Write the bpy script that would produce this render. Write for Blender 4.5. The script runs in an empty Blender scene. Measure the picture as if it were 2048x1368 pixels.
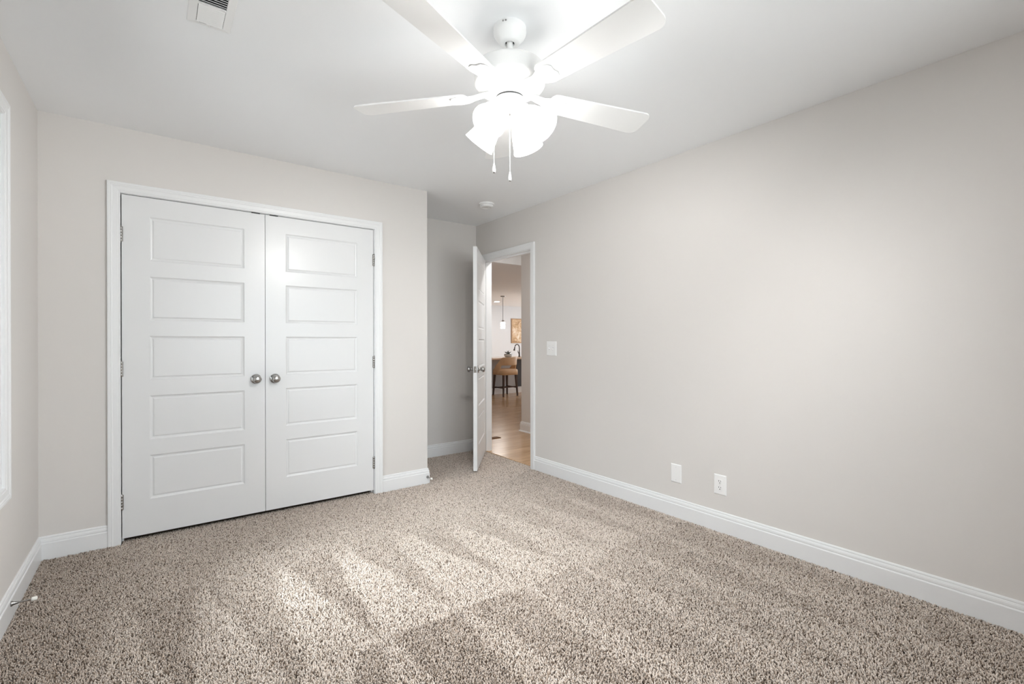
import bpy, bmesh, math, random
import numpy as np
from mathutils import Matrix, Vector

random.seed(7)
rng = np.random.default_rng(11)
C = bpy.context.scene.collection
sc = bpy.context.scene
PI = math.pi

# ------------------------------------------------------------------ camera
F_PX, YAW, PITCH, ROLL, CAM_H = 950.27, 37.0563, -0.0942, -0.0714, 1.198
cam = bpy.data.objects.new('camera', bpy.data.cameras.new('camera'))
C.objects.link(cam)
cam.data.sensor_fit = 'HORIZONTAL'
cam.data.sensor_width = 36.0
cam.data.lens = 36.0 * F_PX / 2048.0
cam.data.clip_start = 0.02
_y, _p, _r = math.radians(YAW), math.radians(PITCH), math.radians(ROLL)
fw = Vector((math.sin(_y) * math.cos(_p), math.cos(_y) * math.cos(_p), math.sin(_p)))
rt = Vector((math.cos(_y), -math.sin(_y), 0))
up = rt.cross(fw)
rt2 = rt * math.cos(_r) + up * math.sin(_r)
up2 = up * math.cos(_r) - rt * math.sin(_r)
M = Matrix((rt2, up2, -fw)).transposed().to_4x4()
M.translation = Vector((0, 0, CAM_H))
cam.matrix_world = M
sc.camera = cam

# ------------------------------------------------------------------ view
sc.view_settings.view_transform = 'Standard'
sc.view_settings.look = 'None'
sc.view_settings.gamma = 1.0
sc.view_settings.use_curve_mapping = False
sc.view_settings.exposure = 0.97
sc.cycles.max_bounces = 14
sc.cycles.diffuse_bounces = 8
sc.cycles.glossy_bounces = 4
sc.cycles.transparent_max_bounces = 12
sc.cycles.sample_clamp_indirect = 6.0
sc.cycles.caustics_reflective = False
sc.cycles.caustics_refractive = False

# ------------------------------------------------------------------ room numbers (metres)
XL, XR = -0.501, 2.826            # left and right wall faces
YB, YA, YN = 3.618, 4.395, -0.555  # closet wall, alcove end wall, wall behind the camera
XC = 1.839                         # outer corner of the closet wall
H = 2.4577                         # ceiling
WT = 0.115                         # wall thickness
HX = 3.90                          # far wall of the hall
HY = 4.96                          # end of the hall
KX, KY, KH = 10.6, 11.78, 2.28     # kitchen: side wall, end wall, ceiling
WIN_Y0, WIN_Y1, WIN_Z0, WIN_Z1 = 1.90, 2.838, 0.592, 2.142   # window in the left wall
RW_X0, RW_X1 = 0.40, 2.25                                     # unseen window added behind the camera for fill light

# ------------------------------------------------------------------ world: overcast daylight
SKY_STRENGTH = 4.9
world = bpy.data.worlds.new('daylight')
sc.world = world
world.use_nodes = True
nt = world.node_tree
nt.nodes.clear()
wo = nt.nodes.new('ShaderNodeOutputWorld')
bg = nt.nodes.new('ShaderNodeBackground')
tc = nt.nodes.new('ShaderNodeTexCoord')
sx = nt.nodes.new('ShaderNodeSeparateXYZ')
mr = nt.nodes.new('ShaderNodeMapRange')
rp = nt.nodes.new('ShaderNodeValToRGB')
mr.inputs['From Min'].default_value = -1
mr.inputs['From Max'].default_value = 1
rp.color_ramp.elements[0].position = 0.47
rp.color_ramp.elements[0].color = (0.92, 0.95, 0.97, 1)
rp.color_ramp.elements[1].position = 0.53
rp.color_ramp.elements[1].color = (0.88, 0.94, 1.0, 1)
nt.links.new(tc.outputs['Generated'], sx.inputs[0])
nt.links.new(sx.outputs['Z'], mr.inputs['Value'])
nt.links.new(mr.outputs[0], rp.inputs[0])
nt.links.new(rp.outputs[0], bg.inputs['Color'])
# low sky dimmed on the window side (-X) to shape the room light; overhead it stays bright
side = nt.nodes.new('ShaderNodeMapRange')
side.inputs['From Min'].default_value = -0.25
side.inputs['From Max'].default_value = -0.65
side.interpolation_type = 'SMOOTHSTEP'
elev = nt.nodes.new('ShaderNodeMapRange')
elev.inputs['From Min'].default_value = 0.12
elev.inputs['From Max'].default_value = 0.50
elev.inputs['To Min'].default_value = 0.38
elev.inputs['To Max'].default_value = 1.3
mixf = nt.nodes.new('ShaderNodeMix')
mixf.inputs[2].default_value = 1.0
mul = nt.nodes.new('ShaderNodeMath')
mul.operation = 'MULTIPLY'
mul.inputs[1].default_value = SKY_STRENGTH
nt.links.new(sx.outputs['X'], side.inputs['Value'])
nt.links.new(sx.outputs['Z'], elev.inputs['Value'])
nt.links.new(side.outputs[0], mixf.inputs[0])
nt.links.new(elev.outputs[0], mixf.inputs[3])
nt.links.new(mixf.outputs[0], mul.inputs[0])
nt.links.new(mul.outputs[0], bg.inputs['Strength'])
nt.links.new(bg.outputs[0], wo.inputs['Surface'])


# veiled sun added on the window side to brighten the carpet: a wide soft disc
sun = bpy.data.lights.new('hazy_sun', 'SUN')
sun.energy = 9.0
sun.angle = math.radians(40)
sun.color = (0.90, 0.955, 1.0)
sun_o = bpy.data.objects.new('hazy_sun', sun)
_az, _el = math.radians(6), math.radians(51)
sun_o.rotation_euler = Vector((math.cos(_el) * math.cos(_az), math.cos(_el) * math.sin(_az), -math.sin(_el))).to_track_quat('-Z', 'Y').to_euler()
C.objects.link(sun_o)


def portal(name, loc, rot, w, h):
    l = bpy.data.lights.new(name, 'AREA')
    l.shape = 'RECTANGLE'
    l.size, l.size_y = w, h
    l.cycles.is_portal = True
    o = bpy.data.objects.new(name, l)
    o.location, o.rotation_euler = loc, rot
    C.objects.link(o)
    return o


portal('portal_side', (XL - WT - 0.02, (WIN_Y0 + WIN_Y1) / 2, (WIN_Z0 + WIN_Z1) / 2), (0, -PI / 2, 0), WIN_Z1 - WIN_Z0, WIN_Y1 - WIN_Y0)
portal('portal_rear', ((RW_X0 + RW_X1) / 2, YN - WT - 0.02, (WIN_Z0 + WIN_Z1) / 2), (PI / 2, 0, 0), RW_X1 - RW_X0, WIN_Z1 - WIN_Z0)


def area_lamp(name, loc, rot, w, h, power, color=(1, 1, 1)):
    l = bpy.data.lights.new(name, 'AREA')
    l.shape = 'RECTANGLE'
    l.size, l.size_y = w, h
    l.energy = power
    l.color = color
    o = bpy.data.objects.new(name, l)
    o.location, o.rotation_euler = loc, rot
    C.objects.link(o)
    return o


# lamp added at the side wall, unseen from the hall, to brighten the kitchen
area_lamp('kitchen_fill', (KX - 0.05, 8.4, 1.35), (0, PI / 2, 0), 1.6, 4.2, 62, (0.84, 0.92, 1.0))

FAN_EMIT = 6.2      # strength of the lit glass shades
FAN_BULB = 15.5       # watts of each bulb


# ------------------------------------------------------------------ materials
def mat(name, color, rough=0.5, metal=0.0, spec=0.5, bump=None, coat=0.0):
    m = bpy.data.materials.new(name)
    m.use_nodes = True
    n = m.node_tree
    b = n.nodes['Principled BSDF']
    b.inputs['Base Color'].default_value = (*color, 1)
    b.inputs['Roughness'].default_value = rough
    b.inputs['Metallic'].default_value = metal
    b.inputs['Specular IOR Level'].default_value = spec
    b.inputs['Coat Weight'].default_value = coat
    if bump:
        scale, strength, dist = bump
        t = n.nodes.new('ShaderNodeTexCoord')
        nz = n.nodes.new('ShaderNodeTexNoise')
        nz.inputs['Scale'].default_value = scale
        nz.inputs['Detail'].default_value = 3
        bp = n.nodes.new('ShaderNodeBump')
        bp.inputs['Strength'].default_value = strength
        bp.inputs['Distance'].default_value = dist
        n.links.new(t.outputs['Object'], nz.inputs['Vector'])
        n.links.new(nz.outputs['Fac'], bp.inputs['Height'])
        n.links.new(bp.outputs['Normal'], b.inputs['Normal'])
    return m


def noise_color(m, c1, c2, scale, stretch=(1, 1, 1), detail=4, lo=0.3, hi=0.7):
    n = m.node_tree
    b = n.nodes['Principled BSDF']
    t = n.nodes.new('ShaderNodeTexCoord')
    mp = n.nodes.new('ShaderNodeMapping')
    mp.inputs['Scale'].default_value = stretch
    nz = n.nodes.new('ShaderNodeTexNoise')
    nz.inputs['Scale'].default_value = scale
    nz.inputs['Detail'].default_value = detail
    r = n.nodes.new('ShaderNodeValToRGB')
    r.color_ramp.elements[0].position = lo
    r.color_ramp.elements[1].position = hi
    r.color_ramp.elements[0].color = (*c1, 1)
    r.color_ramp.elements[1].color = (*c2, 1)
    n.links.new(t.outputs['Object'], mp.inputs[0])
    n.links.new(mp.outputs[0], nz.inputs['Vector'])
    n.links.new(nz.outputs['Fac'], r.inputs[0])
    n.links.new(r.outputs[0], b.inputs['Base Color'])
    return m


MW = mat('wall_paint', (0.700, 0.677, 0.655), 0.85, spec=0.2, bump=(260, 0.06, 0.002))
MC = mat('ceiling_paint', (0.90, 0.912, 0.925), 0.9, spec=0.2, bump=(200, 0.05, 0.002))
MT = mat('white_trim_paint', (0.80, 0.808, 0.816), 0.32, spec=0.5)
MD = mat('white_door_paint', (0.755, 0.762, 0.768), 0.30, spec=0.5, bump=(90, 0.02, 0.001))
MF = mat('fan_white', (0.86, 0.86, 0.855), 0.35)
MFB = mat('fan_blade_white', (0.84, 0.84, 0.835), 0.45)
MN = mat('satin_nickel', (0.46, 0.45, 0.435), 0.20, 1.0)
MND = mat('dark_nickel', (0.30, 0.29, 0.28), 0.3, 1.0)
MBK = mat('black_gap', (0.012, 0.012, 0.013), 0.6)
MPL = mat('white_plastic', (0.87, 0.87, 0.868), 0.35)
MPL2 = mat('grey_shadowed_plastic', (0.70, 0.70, 0.70), 0.4)
MRB = mat('white_rubber', (0.90, 0.885, 0.84), 0.5)
MSLOT = mat('dark_slot', (0.05, 0.05, 0.05), 0.6)
MDUCT = mat('duct_metal', (0.07, 0.07, 0.065), 0.55, 0.3)
MSTOOL = noise_color(mat('tan_leather', (0.5, 0.33, 0.2), 0.5), (0.62, 0.42, 0.255), (0.74, 0.52, 0.33), 6)
MDW = noise_color(mat('dark_walnut', (0.05, 0.025, 0.015), 0.4), (0.035, 0.016, 0.010), (0.085, 0.042, 0.024), 8, (4, 4, 0.6))
MBARG = mat('grey_cabinet_paint', (0.45, 0.45, 0.455), 0.5)
MBARD = mat('dark_bar_panel', (0.06, 0.06, 0.065), 0.4)
MTOP = noise_color(mat('tan_granite', (0.6, 0.48, 0.38), 0.25), (0.66, 0.50, 0.38), (0.82, 0.66, 0.53), 45)
MBRZ = mat('dark_bronze', (0.16, 0.15, 0.14), 0.35, 0.9)
MLEAF = mat('dark_leaf', (0.035, 0.045, 0.03), 0.5)
MPOT = mat('pale_glazed_pot', (0.62, 0.62, 0.60), 0.3)
MRING = mat('dark_rim', (0.06, 0.06, 0.06), 0.4)
MFRAME = noise_color(mat('oak_picture_frame', (0.45, 0.27, 0.13), 0.5), (0.36, 0.2, 0.09), (0.5, 0.31, 0.16), 10, (8, 8, 1))
MMAT = noise_color(mat('brown_mat', (0.16, 0.09, 0.05), 0.9), (0.12, 0.065, 0.035), (0.22, 0.125, 0.07), 60)
MGAP = mat('closet_dark', (0.10, 0.095, 0.09), 0.9)


def emit_mix(name, color, strength, base):
    m = mat(name, base, 0.4)
    b = m.node_tree.nodes['Principled BSDF']
    b.inputs['Emission Color'].default_value = (*color, 1)
    b.inputs['Emission Strength'].default_value = strength
    return m


MGLOW = emit_mix('lit_frosted_glass', (1.0, 0.988, 0.97), FAN_EMIT, (0.9, 0.9, 0.88))
MPEND = emit_mix('lit_pendant_glass', (1.0, 0.95, 0.87), 6.0, (0.9, 0.9, 0.88))
MDOWN = emit_mix('lit_recessed_lens', (1.0, 0.97, 0.92), 14.0, (0.9, 0.9, 0.9))

# window glass: clear, with a fresnel reflection
MG = bpy.data.materials.new('window_glass')
MG.use_nodes = True
_n = MG.node_tree
_n.nodes.clear()
_o = _n.nodes.new('ShaderNodeOutputMaterial')
_t = _n.nodes.new('ShaderNodeBsdfTransparent')
_t.inputs[0].default_value = (0.96, 0.975, 0.97, 1)
_g = _n.nodes.new('ShaderNodeBsdfGlossy')
_g.inputs['Roughness'].default_value = 0.02
_f = _n.nodes.new('ShaderNodeFresnel')
_f.inputs[0].default_value = 1.45
_m = _n.nodes.new('ShaderNodeMixShader')
_n.links.new(_f.outputs[0], _m.inputs[0])
_n.links.new(_t.outputs[0], _m.inputs[1])
_n.links.new(_g.outputs[0], _m.inputs[2])
_n.links.new(_m.outputs[0], _o.inputs[0])

# oak planks: strips running along X
MOAK = mat('oak_floor', (0.5, 0.32, 0.18), 0.22, spec=0.5)
_n = MOAK.node_tree
_b = _n.nodes['Principled BSDF']
_t = _n.nodes.new('ShaderNodeTexCoord')
_br = _n.nodes.new('ShaderNodeTexBrick')
_br.offset = 0.37
_br.inputs['Scale'].default_value = 1.0
_br.inputs['Brick Width'].default_value = 1.5
_br.inputs['Row Height'].default_value = 0.13
_br.inputs['Mortar Size'].default_value = 0.0012
_br.inputs['Mortar Smooth'].default_value = 0.3
_br.inputs['Color1'].default_value = (0.50, 0.32, 0.175, 1)
_br.inputs['Color2'].default_value = (0.60, 0.40, 0.235, 1)
_br.inputs['Mortar'].default_value = (0.33, 0.20, 0.11, 1)
_mp = _n.nodes.new('ShaderNodeMapping')
_mp.inputs['Scale'].default_value = (1.2, 14, 1)
_nz = _n.nodes.new('ShaderNodeTexNoise')
_nz.inputs['Scale'].default_value = 3.0
_nz.inputs['Detail'].default_value = 5
_nz.inputs['Distortion'].default_value = 0.6
_rr = _n.nodes.new('ShaderNodeValToRGB')
_rr.color_ramp.elements[0].position = 0.3
_rr.color_ramp.elements[0].color = (0.74, 0.70, 0.66, 1)
_rr.color_ramp.elements[1].position = 0.68
_rr.color_ramp.elements[1].color = (1.08, 1.07, 1.05, 1)
_mx = _n.nodes.new('ShaderNodeMix')
_mx.data_type = 'RGBA'
_mx.blend_type = 'MULTIPLY'
_mx.inputs['Factor'].default_value = 1.0
_n.links.new(_t.outputs['Object'], _br.inputs['Vector'])
_n.links.new(_t.outputs['Object'], _mp.inputs[0])
_n.links.new(_mp.outputs[0], _nz.inputs['Vector'])
_n.links.new(_nz.outputs['Fac'], _rr.inputs[0])
_n.links.new(_br.outputs['Color'], _mx.inputs[6])
_n.links.new(_rr.outputs[0], _mx.inputs[7])
_n.links.new(_mx.outputs[2], _b.inputs['Base Color'])

# carpet yarn: the colour of each tuft, painted shade included, is stored with the tuft
MYARN = mat('carpet_yarn', (0.5, 0.42, 0.35), 0.9, spec=0.1)
_n = MYARN.node_tree
_b = _n.nodes['Principled BSDF']
_a = _n.nodes.new('ShaderNodeAttribute')
_a.attribute_name = 'yarn'
_n.links.new(_a.outputs['Color'], _b.inputs['Base Color'])
_b.inputs['Sheen Weight'].default_value = 0.25
_b.inputs['Sheen Roughness'].default_value = 0.5
MBACK = mat('carpet_backing', (0.20, 0.155, 0.12), 0.95, spec=0.05)

# abstract print
MART = mat('abstract_print', (0.6, 0.45, 0.32), 0.7)
_n = MART.node_tree
_b = _n.nodes['Principled BSDF']
_t = _n.nodes.new('ShaderNodeTexCoord')
_nz = _n.nodes.new('ShaderNodeTexNoise')
_nz.inputs['Scale'].default_value = 5
_nz.inputs['Detail'].default_value = 6
_nz.inputs['Distortion'].default_value = 1.5
_rr = _n.nodes.new('ShaderNodeValToRGB')
_rr.color_ramp.elements[0].position = 0.3
_rr.color_ramp.elements[0].color = (0.38, 0.22, 0.11, 1)
_rr.color_ramp.elements[1].position = 0.65
_rr.color_ramp.elements[1].color = (0.85, 0.74, 0.60, 1)
_e = _rr.color_ramp.elements.new(0.47)
_e.color = (0.62, 0.42, 0.24, 1)
_n.links.new(_t.outputs['Object'], _nz.inputs['Vector'])
_n.links.new(_nz.outputs['Fac'], _rr.inputs[0])
_n.links.new(_rr.outputs[0], _b.inputs['Base Color'])


# ------------------------------------------------------------------ mesh helpers
class MB:
    """Collects shapes and links them as ONE mesh object."""

    def __init__(self):
        self.v, self.f, self.s = [], [], []

    def add(self, verts, faces, smooth=False, mtx=None):
        b = len(self.v)
        for p in verts:
            p = Vector(p)
            self.v.append(tuple(mtx @ p) if mtx else tuple(p))
        for fc in faces:
            self.f.append([b + i for i in fc])
            self.s.append(smooth)
        return self

    def box(self, x0, x1, y0, y1, z0, z1, bev=0.0, mtx=None):
        bm = bmesh.new()
        bmesh.ops.create_cube(bm, size=1)
        for q in bm.verts:
            q.co = Vector(((x0 + x1) / 2 + q.co.x * (x1 - x0), (y0 + y1) / 2 + q.co.y * (y1 - y0), (z0 + z1) / 2 + q.co.z * (z1 - z0)))
        if bev:
            bmesh.ops.bevel(bm, geom=bm.edges[:], offset=bev, segments=2, affect='EDGES', profile=0.5)
        bm.verts.index_update()
        self.add([q.co for q in bm.verts], [[q.index for q in fc.verts] for fc in bm.faces], False, mtx)
        bm.free()
        return self

    def lathe(self, prof, seg=32, mtx=None, smooth=True, caps=True):
        """prof: (radius, z) pairs, turned round Z."""
        vs, fs = [], []
        n = len(prof)
        for r, z in prof:
            for k in range(seg):
                a = 2 * PI * k / seg
                vs.append((r * math.cos(a), r * math.sin(a), z))
        for i in range(n - 1):
            for k in range(seg):
                k2 = (k + 1) % seg
                fs.append((i * seg + k, i * seg + k2, (i + 1) * seg + k2, (i + 1) * seg + k))
        self.add(vs, fs, smooth, mtx)
        if caps:
            for i in (0, n - 1):
                if prof[i][0] > 1e-5:
                    ring = [vs[i * seg + k] for k in range(seg)]
                    self.add(ring, [list(range(seg)) if i else list(range(seg))[::-1]], False, mtx)
        return self

    def tube(self, pts, r, seg=10, smooth=True):
        pts = [Vector(p) for p in pts]
        rs = r if isinstance(r, (list, tuple)) else [r] * len(pts)
        vs, fs = [], []
        ref = Vector((0, 0, 1))
        for i, p in enumerate(pts):
            d = (pts[min(i + 1, len(pts) - 1)] - pts[max(i - 1, 0)]).normalized()
            a = ref if abs(d.dot(ref)) < 0.95 else Vector((1, 0, 0))
            u = d.cross(a).normalized()
            w = d.cross(u)
            for k in range(seg):
                t = 2 * PI * k / seg
                vs.append(p + (u * math.cos(t) + w * math.sin(t)) * rs[i])
        for i in range(len(pts) - 1):
            for k in range(seg):
                k2 = (k + 1) % seg
                fs.append((i * seg + k, (i + 1) * seg + k, (i + 1) * seg + k2, i * seg + k2))
        fs.append(tuple(range(seg)))
        fs.append(tuple(range((len(pts) - 1) * seg, len(pts) * seg))[::-1])
        return self.add(vs, fs, smooth)

    def sphere(self, c, r, seg=16, rings=10, sc_=(1, 1, 1)):
        prof = [(max(1e-6, math.sin(PI * i / rings)) * r, -math.cos(PI * i / rings) * r) for i in range(rings + 1)]
        return self.lathe(prof, seg, Matrix.Translation(c) @ Matrix.Diagonal((*sc_, 1)), True, False)

    def build(self, name, m, parent=None):
        me = bpy.data.meshes.new(name)
        me.from_pydata(self.v, [], self.f)
        me.polygons.foreach_set('use_smooth', self.s)
        me.materials.append(m)
        bm = bmesh.new()
        bm.from_mesh(me)
        bmesh.ops.recalc_face_normals(bm, faces=bm.faces[:])
        bm.to_mesh(me)
        bm.free()
        me.update()
        o = bpy.data.objects.new(name, me)
        if parent:
            o.parent = parent
        C.objects.link(o)
        return o


def structure(o, label=None, cat=None):
    o['kind'] = 'structure'
    if label:
        o['label'] = label
        o['category'] = cat
    return o


def thing(name, label, cat, loc=(0, 0, 0), rz=0.0, group=None):
    o = bpy.data.objects.new(name, None)
    o.empty_display_size = 0.1
    o.location = loc
    o.rotation_euler = (0, 0, rz)
    o['label'] = label
    o['category'] = cat
    if group:
        o['group'] = group
    C.objects.link(o)
    return o


def tag(o, label, cat, group=None):
    o['label'] = label
    o['category'] = cat
    if group:
        o['group'] = group
    return o


def axis_to(d):
    """Matrix turning +Z to direction d."""
    return Vector((0, 0, 1)).rotation_difference(Vector(d).normalized()).to_matrix().to_4x4()


# ------------------------------------------------------------------ walls, floor, ceiling
def wall_with_hole(name, axis, face, thick, a0, a1, z0, z1, holes, m=MW):
    """A wall slab: axis 'x' means a wall of constant X; a runs along the other axis."""
    b = MB()
    lo, hi = min(face, face + thick), max(face, face + thick)

    def bx(p0, p1, q0, q1):
        if p1 - p0 < 1e-6 or q1 - q0 < 1e-6:
            return
        if axis == 'x':
            b.box(lo, hi, p0, p1, q0, q1)
        else:
            b.box(p0, p1, lo, hi, q0, q1)

    cur = a0
    for (h0, h1, hz0, hz1) in sorted(holes):
        bx(cur, h0, z0, z1)
        bx(h0, h1, z0, hz0)
        bx(h0, h1, hz1, z1)
        cur = h1
    bx(cur, a1, z0, z1)
    return structure(b.build(name, m))


DX0, DXM, DX1 = -0.1478, 0.6134, 1.3744    # closet door edges
DZB, DZT = 0.036, 2.0681
CJ0, CJ1, CJT = DX0 - 0.005, DX1 + 0.004, DZT + 0.004     # closet jamb faces
EJ0, EJ1, EJT = 3.453, 4.270, 2.056                       # entry door jamb faces

wall_with_hole('wall_left', 'x', XL, -WT, YN - WT, YB + WT, -0.02, H, [(WIN_Y0, WIN_Y1, WIN_Z0, WIN_Z1)])
wall_with_hole('wall_rear', 'y', YN, -WT, XL, XR, -0.02, H, [(RW_X0, RW_X1, WIN_Z0, WIN_Z1)])
wall_with_hole('wall_closet', 'y', YB, WT, XL, XC, -0.02, H, [(CJ0 - 0.02, CJ1 + 0.02, -0.02, CJT + 0.02)])
wall_with_hole('wall_closet_return', 'x', XC, -WT, YB + WT, YA, -0.02, H, [])
wall_with_hole('wall_alcove', 'y', YA, WT, XL - WT, XR, -0.02, H, [])
wall_with_hole('wall_right', 'x', XR, WT, YN - WT, HY, -0.02, H, [(EJ0 - 0.02, EJ1 + 0.02, -0.02, EJT + 0.02)])
wall_with_hole('wall_closet_inside', 'x', XL, -WT, YB + WT, YA, -0.02, H, [])
structure(MB().box(XL - WT, XR + WT, YN - WT, YA + WT, H, H + 0.12).build('ceiling', MC))
structure(MB().box(XL - WT, XR + 0.045, YN - WT, YA + WT, -0.10, -0.002).build('floor', MBACK))

# hall and kitchen beyond the entry door
structure(MB().box(XR + 0.045, KX + 0.1, 1.6, KY + 0.1, -0.10, 0.006).build('floor_hall', MOAK))
structure(MB().box(XR + WT, HX + 0.2, 1.6, HY + 0.12, H, H + 0.1).build('ceiling_hall', MC))
structure(MB().box(XR + WT - 0.1, KX + 0.1, HY + 0.12, KY + 0.1, KH, KH + 0.1).build('ceiling_kitchen', MC))
structure(MB().box(XR + WT, HX, HY, HY + 0.12, 2.205, H + 0.1).build('wall_header', MC))
wall_with_hole('wall_hall', 'x', HX, 0.12, 1.6, HY, 0, H, [])
wall_with_hole('wall_hall_end', 'y', 1.6, -0.1, XR + WT, HX + 0.12, 0, H, [])
wall_with_hole('wall_kitchen_left', 'x', XR + WT, -0.1, HY, KY + 0.1, 0, H, [])
wall_with_hole('wall_kitchen_near', 'y', HY, 0.12, HX + 0.12, KX, 0, H, [])
wall_with_hole('wall_kitchen_side', 'x', KX, 0.1, HY, KY + 0.1, 0, H, [])
wall_with_hole('wall_kitchen_end', 'y', KY, 0.1, XR + WT, KX, 0, H, [], mat('kitchen_wall_paint', (0.70, 0.705, 0.71), 0.85, spec=0.2))
structure(MB().box(XR + 0.036, XR + 0.062, EJ0, EJ1, 0.0, 0.014, 0.003).build('trim_threshold', MOAK))

# ------------------------------------------------------------------ baseboards
BB = [(0.0, -0.004), (0.0145, -0.004), (0.0145, 0.094), (0.0125, 0.0975), (0.0100, 0.0985), (0.0100, 0.1015), (0.0118, 0.1035), (0.0112, 0.112),
      (0.0088, 0.1195), (0.0062, 0.1210), (0.0062, 0.1235), (0.0078, 0.1255), (0.0062, 0.131), (0.0030, 0.134), (0.0, 0.134)]


def sweep_flat(b, path, prof, up_z=True):
    """Sweep a profile (offset to the left of the path, height) along a floor path with mitred corners."""
    P = [Vector((x, y)) for x, y in path]
    rows = []
    for i, p in enumerate(P):
        d0 = (P[i] - P[i - 1]).normalized() if i else (P[1] - P[0]).normalized()
        d1 = (P[i + 1] - P[i]).normalized() if i < len(P) - 1 else d0
        n0, n1 = Vector((-d0.y, d0.x)), Vector((-d1.y, d1.x))
        mdir = (n0 + n1)
        mdir = mdir / (mdir.dot(n0))
        rows.append([(p.x + mdir.x * o, p.y + mdir.y * o, z) for o, z in prof])
    n = len(prof)
    vs = [q for r in rows for q in r]
    fs = []
    for i in range(len(P) - 1):
        for k in range(n - 1):
            fs.append((i * n + k, i * n + k + 1, (i + 1) * n + k + 1, (i + 1) * n + k))
    fs.append(tuple(range(n)))
    fs.append(tuple(range((len(P) - 1) * n, len(P) * n))[::-1])
    b.add(vs, fs)


def baseboard(name, path, prof=BB):
    b = MB()
    sweep_flat(b, path, prof)
    return structure(b.build(name, MT))


CAS_L, CAS_R, CAS_T = -0.213, 1.443, 2.131
baseboard('baseboard_left', [(CAS_L, YB), (XL, YB), (XL, YN), (XR, YN), (XR, 3.388)])
baseboard('baseboard_closet', [(XR, 4.395 - 0.0001), (XR - 0.0001, YA), (XC, YA), (XC, YB), (CAS_R, YB)])
BBH = [(0.0, 0.0), (0.028, 0.0), (0.028, 0.008), (0.022, 0.018), (0.0145, 0.022)] + BB[2:]
baseboard('baseboard_hall', [(HX, 1.62), (HX, HY), (HX + 0.12, HY)], BBH)
baseboard('baseboard_hall_door', [(XR + WT, 1.62), (XR + WT, 3.385)][::1], [(-o, z) for o, z in BBH])
baseboard('baseboard_kitchen', [(KX, KY), (XR + WT, KY)], BBH)

# ------------------------------------------------------------------ casings
CASP = [(0.0, 0.0), (0.0, 0.009), (0.004, 0.0115), (0.010, 0.0115), (0.0125, 0.0135), (0.034, 0.0150), (0.0375, 0.0175), (0.0415, 0.0185),
        (0.0445, 0.0175), (0.0475, 0.0190), (0.0570, 0.0190), (0.0600, 0.0165), (0.0600, 0.0)]


def casing_verts(b, pts, prof, to3, closed=False):
    """pts: corner list in a wall plane (a, z); outward = left side of the walk; to3 maps (a, z, t) to the room."""
    P = [Vector(p) for p in pts]
    n, m = len(prof), len(P)
    rows = []
    for i in range(m):
        if closed:
            d0 = (P[i] - P[i - 1]).normalized()
            d1 = (P[(i + 1) % m] - P[i]).normalized()
        else:
            d0 = (P[i] - P[i - 1]).normalized() if i else (P[1] - P[0]).normalized()
            d1 = (P[i + 1] - P[i]).normalized() if i < m - 1 else d0
        n0, n1 = Vector((-d0.y, d0.x)), Vector((-d1.y, d1.x))
        md = n0 + n1
        md = md / md.dot(n0)
        rows.append([to3(P[i].x + md.x * o, P[i].y + md.y * o, t) for o, t in prof])
    vs = [q for r in rows for q in r]
    fs = []
    for i in range(m if closed else m - 1):
        j = (i + 1) % m
        for k in range(n - 1):
            fs.append((i * n + k, i * n + k + 1, j * n + k + 1, j * n + k))
    if not closed:
        fs.append(tuple(range(n)))
        fs.append(tuple(range((m - 1) * n, m * n))[::-1])
    b.add(vs, fs)


# closet: casing, jamb and the two strike plates of its ball catches
b = MB()
casing_verts(b, [(CJ0 - 0.0005, 0.0), (CJ0 - 0.0005, CJT + 0.002), (CJ1 + 0.0045, CJT + 0.002), (CJ1 + 0.0045, 0.0)], CASP, lambda a, z, t: (a, YB - t, z))
tr = structure(b.build('trim_1', MT))
b = MB()
for x0, x1 in ((CJ0 - 0.02, CJ0), (CJ1, CJ1 + 0.02)):
    b.box(x0, x1, YB + 0.001, YB + WT, 0, CJT + 0.02)
b.box(CJ0, CJ1, YB + 0.001, YB + WT, CJT, CJT + 0.02)
b.box(CJ0, CJ0 + 0.012, YB + 0.042, YB + 0.07, 0, CJT)
b.box(CJ1 - 0.012, CJ1, YB + 0.042, YB + 0.07, 0, CJT)
b.build('jamb', MT, tr)
for x in (0.556, 0.668):
    MB().box(x - 0.026, x + 0.026, YB - 0.0005, YB + 0.030, CJT - 0.0062, CJT + 0.0005).build('ball_catch', MBK, tr)

# entry door: casings on both sides, jamb with stop
b = MB()
casing_verts(b, [(EJ0 - 0.006, 0.0), (EJ0 - 0.006, EJT + 0.005), (EJ1 + 0.005, EJT + 0.005), (EJ1 + 0.005, 0.0)], CASP, lambda a, z, t: (XR - t, a, z))
casing_verts(b, [(EJ0 - 0.006, 0.0), (EJ0 - 0.006, EJT + 0.005), (EJ1 + 0.005, EJT + 0.005), (EJ1 + 0.005, 0.0)],
             [(o, -t) for o, t in CASP], lambda a, z, t: (XR + WT - t, a, z))
tr2 = structure(b.build('trim_2', MT))
b = MB()
b.box(XR + 0.0005, XR + WT, EJ0 - 0.02, EJ0, 0, EJT + 0.02)
b.box(XR + 0.0005, XR + WT, EJ1, EJ1 + 0.02, 0, EJT + 0.02)
b.box(XR + 0.0005, XR + WT, EJ0, EJ1, EJT, EJT + 0.02)
b.box(XR + 0.040, XR + 0.078, EJ0, EJ0 + 0.011, 0.006, EJT, 0.001)
b.box(XR + 0.040, XR + 0.078, EJ1 - 0.011, EJ1, 0.006, EJT, 0.001)
b.box(XR + 0.040, XR + 0.078, EJ0, EJ1, EJT - 0.011, EJT, 0.001)
b.build('jamb', MT, tr2)
MB().box(XR + 0.008, XR + 0.030, EJ0 - 0.0005, EJ0 + 0.0012, 0.90, 0.97).build('strike_plate', MN, tr2)


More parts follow.
